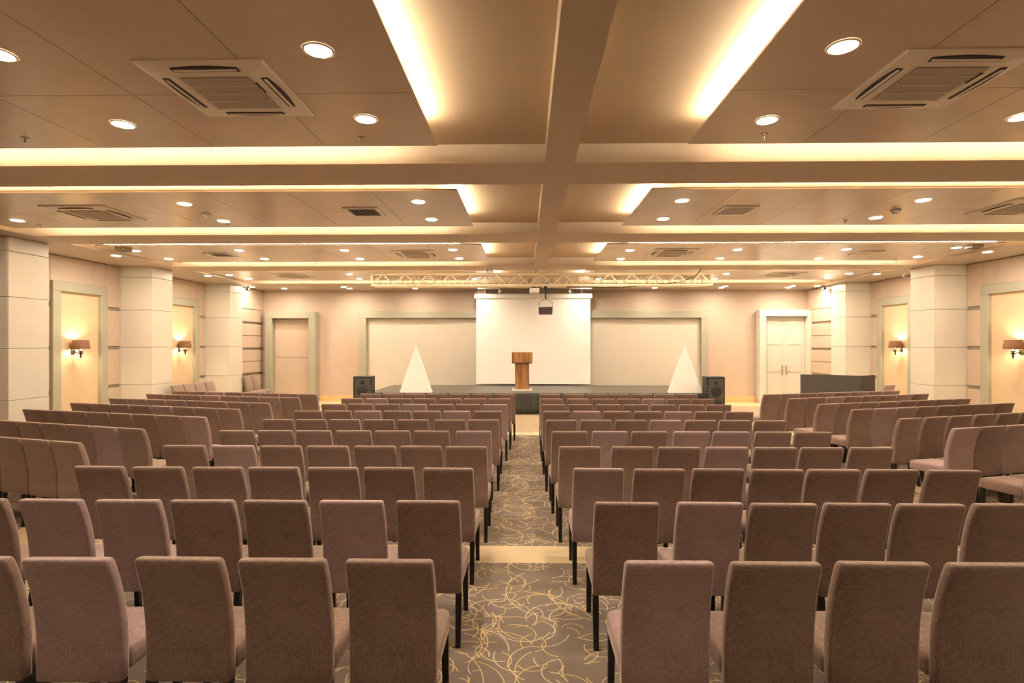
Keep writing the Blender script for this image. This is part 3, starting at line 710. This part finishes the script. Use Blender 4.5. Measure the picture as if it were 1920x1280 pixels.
BACK = {k: back_mesh(k+'_fabric') for k in ('brown', 'mauve')}
SEAT = {k: seat_mesh(k+'_fabric') for k in ('brown', 'mauve')}
LEGS = [leg_mesh(sx, f) for f in (True, False) for sx in (-1, 1)]
TOP_Y = -.225-.096   # local y of the top of the back
def chair(x, y, rz, colour, label, group, top=True):
    """x, y: where the top edge of the back stands"""
    if top: x, y = x+math.sin(rz)*TOP_Y, y-math.cos(rz)*TOP_Y
    r = thing('banquet_chair', label, 'chair', (x, y, 0), rz, group)
    link('backrest', BACK[colour], None, r); link('seat', SEAT[colour], None, r)
    for me in LEGS: link('leg', me, None, r)
    return r
R_ = random.Random(3)
def rowY(i): return 2.645+.985*i
CL = [
 [730, 529, 335, 126, -62],
 [802, 659, 515, 379, 240, 95, -50],
 [840, 729, 623.5, 512.5, 407.5, 295.5, 185.5],
 [874, 790, 702.5, 614, 526, 437, 345],
 [888, 809, 735.5, 662.5, 587.5, 517.5, 443],
 [907, 843, 774, 710, 646, 586, 525],
 [915, 856.5, 803, 748.5, 691, 635, 581.5],
 [928, 878.5, 829.5, 776.5, 726.5, 676, 625.5],
 [937, 891, 844.5, 796, 752, 708, 662.5],
 [946.5, 904, 861.5, 819, 777.5, 736.5, 696]]
CR = [
 [1255, 1455, 1656, 1863],
 [1175.5, 1331.5, 1470, 1608.5, 1746.5, 1888],
 [1122.5, 1236.5, 1347.5, 1458, 1561, 1673, 1789],
 [1087.5, 1186.5, 1271.5, 1363.5, 1454.5, 1540.5, 1634.5],
 [1068, 1144, 1217, 1297, 1371.5, 1450, 1524],
 [1052, 1117.5, 1183, 1248, 1314, 1377, 1442.5],
 [1043.5, 1099, 1157.5, 1215, 1272, 1329.5, 1386],
 [1038, 1086.5, 1141, 1191.5, 1244, 1297, 1347],
 [1034, 1084, 1131.5, 1178.5, 1225, 1272, 1316],
 [1031, 1076.5, 1120, 1161, 1202.5, 1246, 1287]]
MAUVE = {('l', 0, 3), ('l', 1, 5), ('l', 1, 4), ('l', 1, 1), ('l', 3, 5), ('l', 4, 0), ('l', 6, 4), ('l', 7, 0), ('l', 7, 3), ('l', 8, 5), ('l', 6, 1),
         ('r', 0, 0), ('r', 1, 1), ('r', 2, 0), ('r', 3, 3), ('r', 4, 1), ('r', 4, 4), ('r', 5, 3), ('r', 6, 1), ('r', 6, 4), ('r', 8, 4), ('r', 4, 3)}
rown = ['nearest', 'second nearest', 'third nearest', 'fourth nearest', 'fifth nearest', 'sixth nearest', 'seventh nearest', 'third farthest', 'second farthest', 'farthest']
for nm, tab in (('l', CL), ('r', CR)):
    side = 'left' if nm == 'l' else 'right'
    for i, row in enumerate(tab):
        xprev = None; sgn = -1 if nm == 'l' else 1
        for j, px in enumerate(row):
            colr = 'mauve' if (nm, i, j) in MAUVE else 'brown'
            y = rowY(i)+R_.uniform(-.012, .012); x = x_at(px, y)
            if xprev is not None: x = sgn*max(sgn*x, sgn*xprev+.472)
            xprev = x
            chair(x, y, math.radians(R_.uniform(-1.0, 1.0)), colr,
                  f'{colr} fabric chair {ORD[j+1]} {side} of centre aisle in {rown[i]} row', f'middle block chairs {side} of the aisle')
# side blocks: last = the chair next to the middle block, first = the one by the wall (photo pixels of the back tops), count, fit exactly
def top_pt(p): return at_z(p[0], p[1], .995)
SIDE_L = [((123, 828), (22, 820), 4, 2), ((245, 803), (65, 790.5), 7, 4), ((363, 781), (67, 768), 8, 7), ((428, 766), (167, 756.5), 8, 7), ((486, 755), (231.5, 748), 8, 7), ((543, 745), (285, 740.5), 8, 7), ((577, 738.5), (340, 734), 8, 7)]
SIDE_R = [((1971, 828), None, 2, 1), ((1812, 802), None, 4, 1), ((1708, 784), (1886, 774), 6, 4), ((1618, 767), (1879, 755.5), 8, 7), ((1553, 757), (1797, 747), 8, 7), ((1496, 746.5), (1710, 738), 8, 7), ((1448, 739), (1671, 732.5), 8, 7)]
MAUVE_S = {('left', 1, 1), ('left', 2, 0), ('left', 3, 3), ('left', 5, 4), ('left', 6, 5), ('right', 1, 0), ('right', 1, 2), ('right', 3, 1), ('right', 3, 2), ('right', 5, 2), ('right', 5, 6)}
for side, tab, sg in (('left', SIDE_L, -1), ('right', SIDE_R, 1)):
    for i, (pl, pf, n, k) in enumerate(tab):
        a = Vector(top_pt(pl))
        ang = math.radians(15.0 if side == 'left' else 16.5)
        if pf is not None:
            b = Vector(top_pt(pf)); d = b-a
            ang2 = math.atan2(d.y, abs(d.x)); ang = .5*ang+.5*min(max(ang2, math.radians(9)), math.radians(20)); sp = max(.462, d.length/k)
        else: sp = .465
        sp = min(sp, .50)
        dr = Vector((sg*math.cos(ang), math.sin(ang)))
        for j in range(n):
            p = a+dr*(sp*j)
            colr = 'mauve' if (side, i, j) in MAUVE_S else 'brown'
            fr_ = [ 'nearest', 'second nearest', 'third nearest', 'middle', 'third farthest', 'second farthest', 'farthest'][i]
            chair(p.x, p.y, sg*ang+math.radians(R_.uniform(-.35, .35)), colr, f'{colr} fabric chair {ORD[j+1]} from the middle block in {fr_} angled row, {side} side block', f'angled chairs of the {side} side block')
# spare chairs
for k, y in enumerate((15.28, 14.81, 14.34, 13.87)):
    chair(-9.02, y, math.radians(-90), 'brown', f'spare brown chair along left wall before far column, {ORD[k+1]} from that column', 'spare chairs by the left wall')
for k, y in enumerate((18.40, 17.93)):
    chair(-9.30, y, math.radians(-88), 'brown', f'spare brown chair in the corner beside the far left column, {"nearer the stage" if k == 0 else "half hidden by the column"}', 'spare chairs in the back corner')
chair(x_at(1669, 14.2), 14.2, math.radians(28), 'mauve', 'single mauve chair beside the dark counter desk', None)
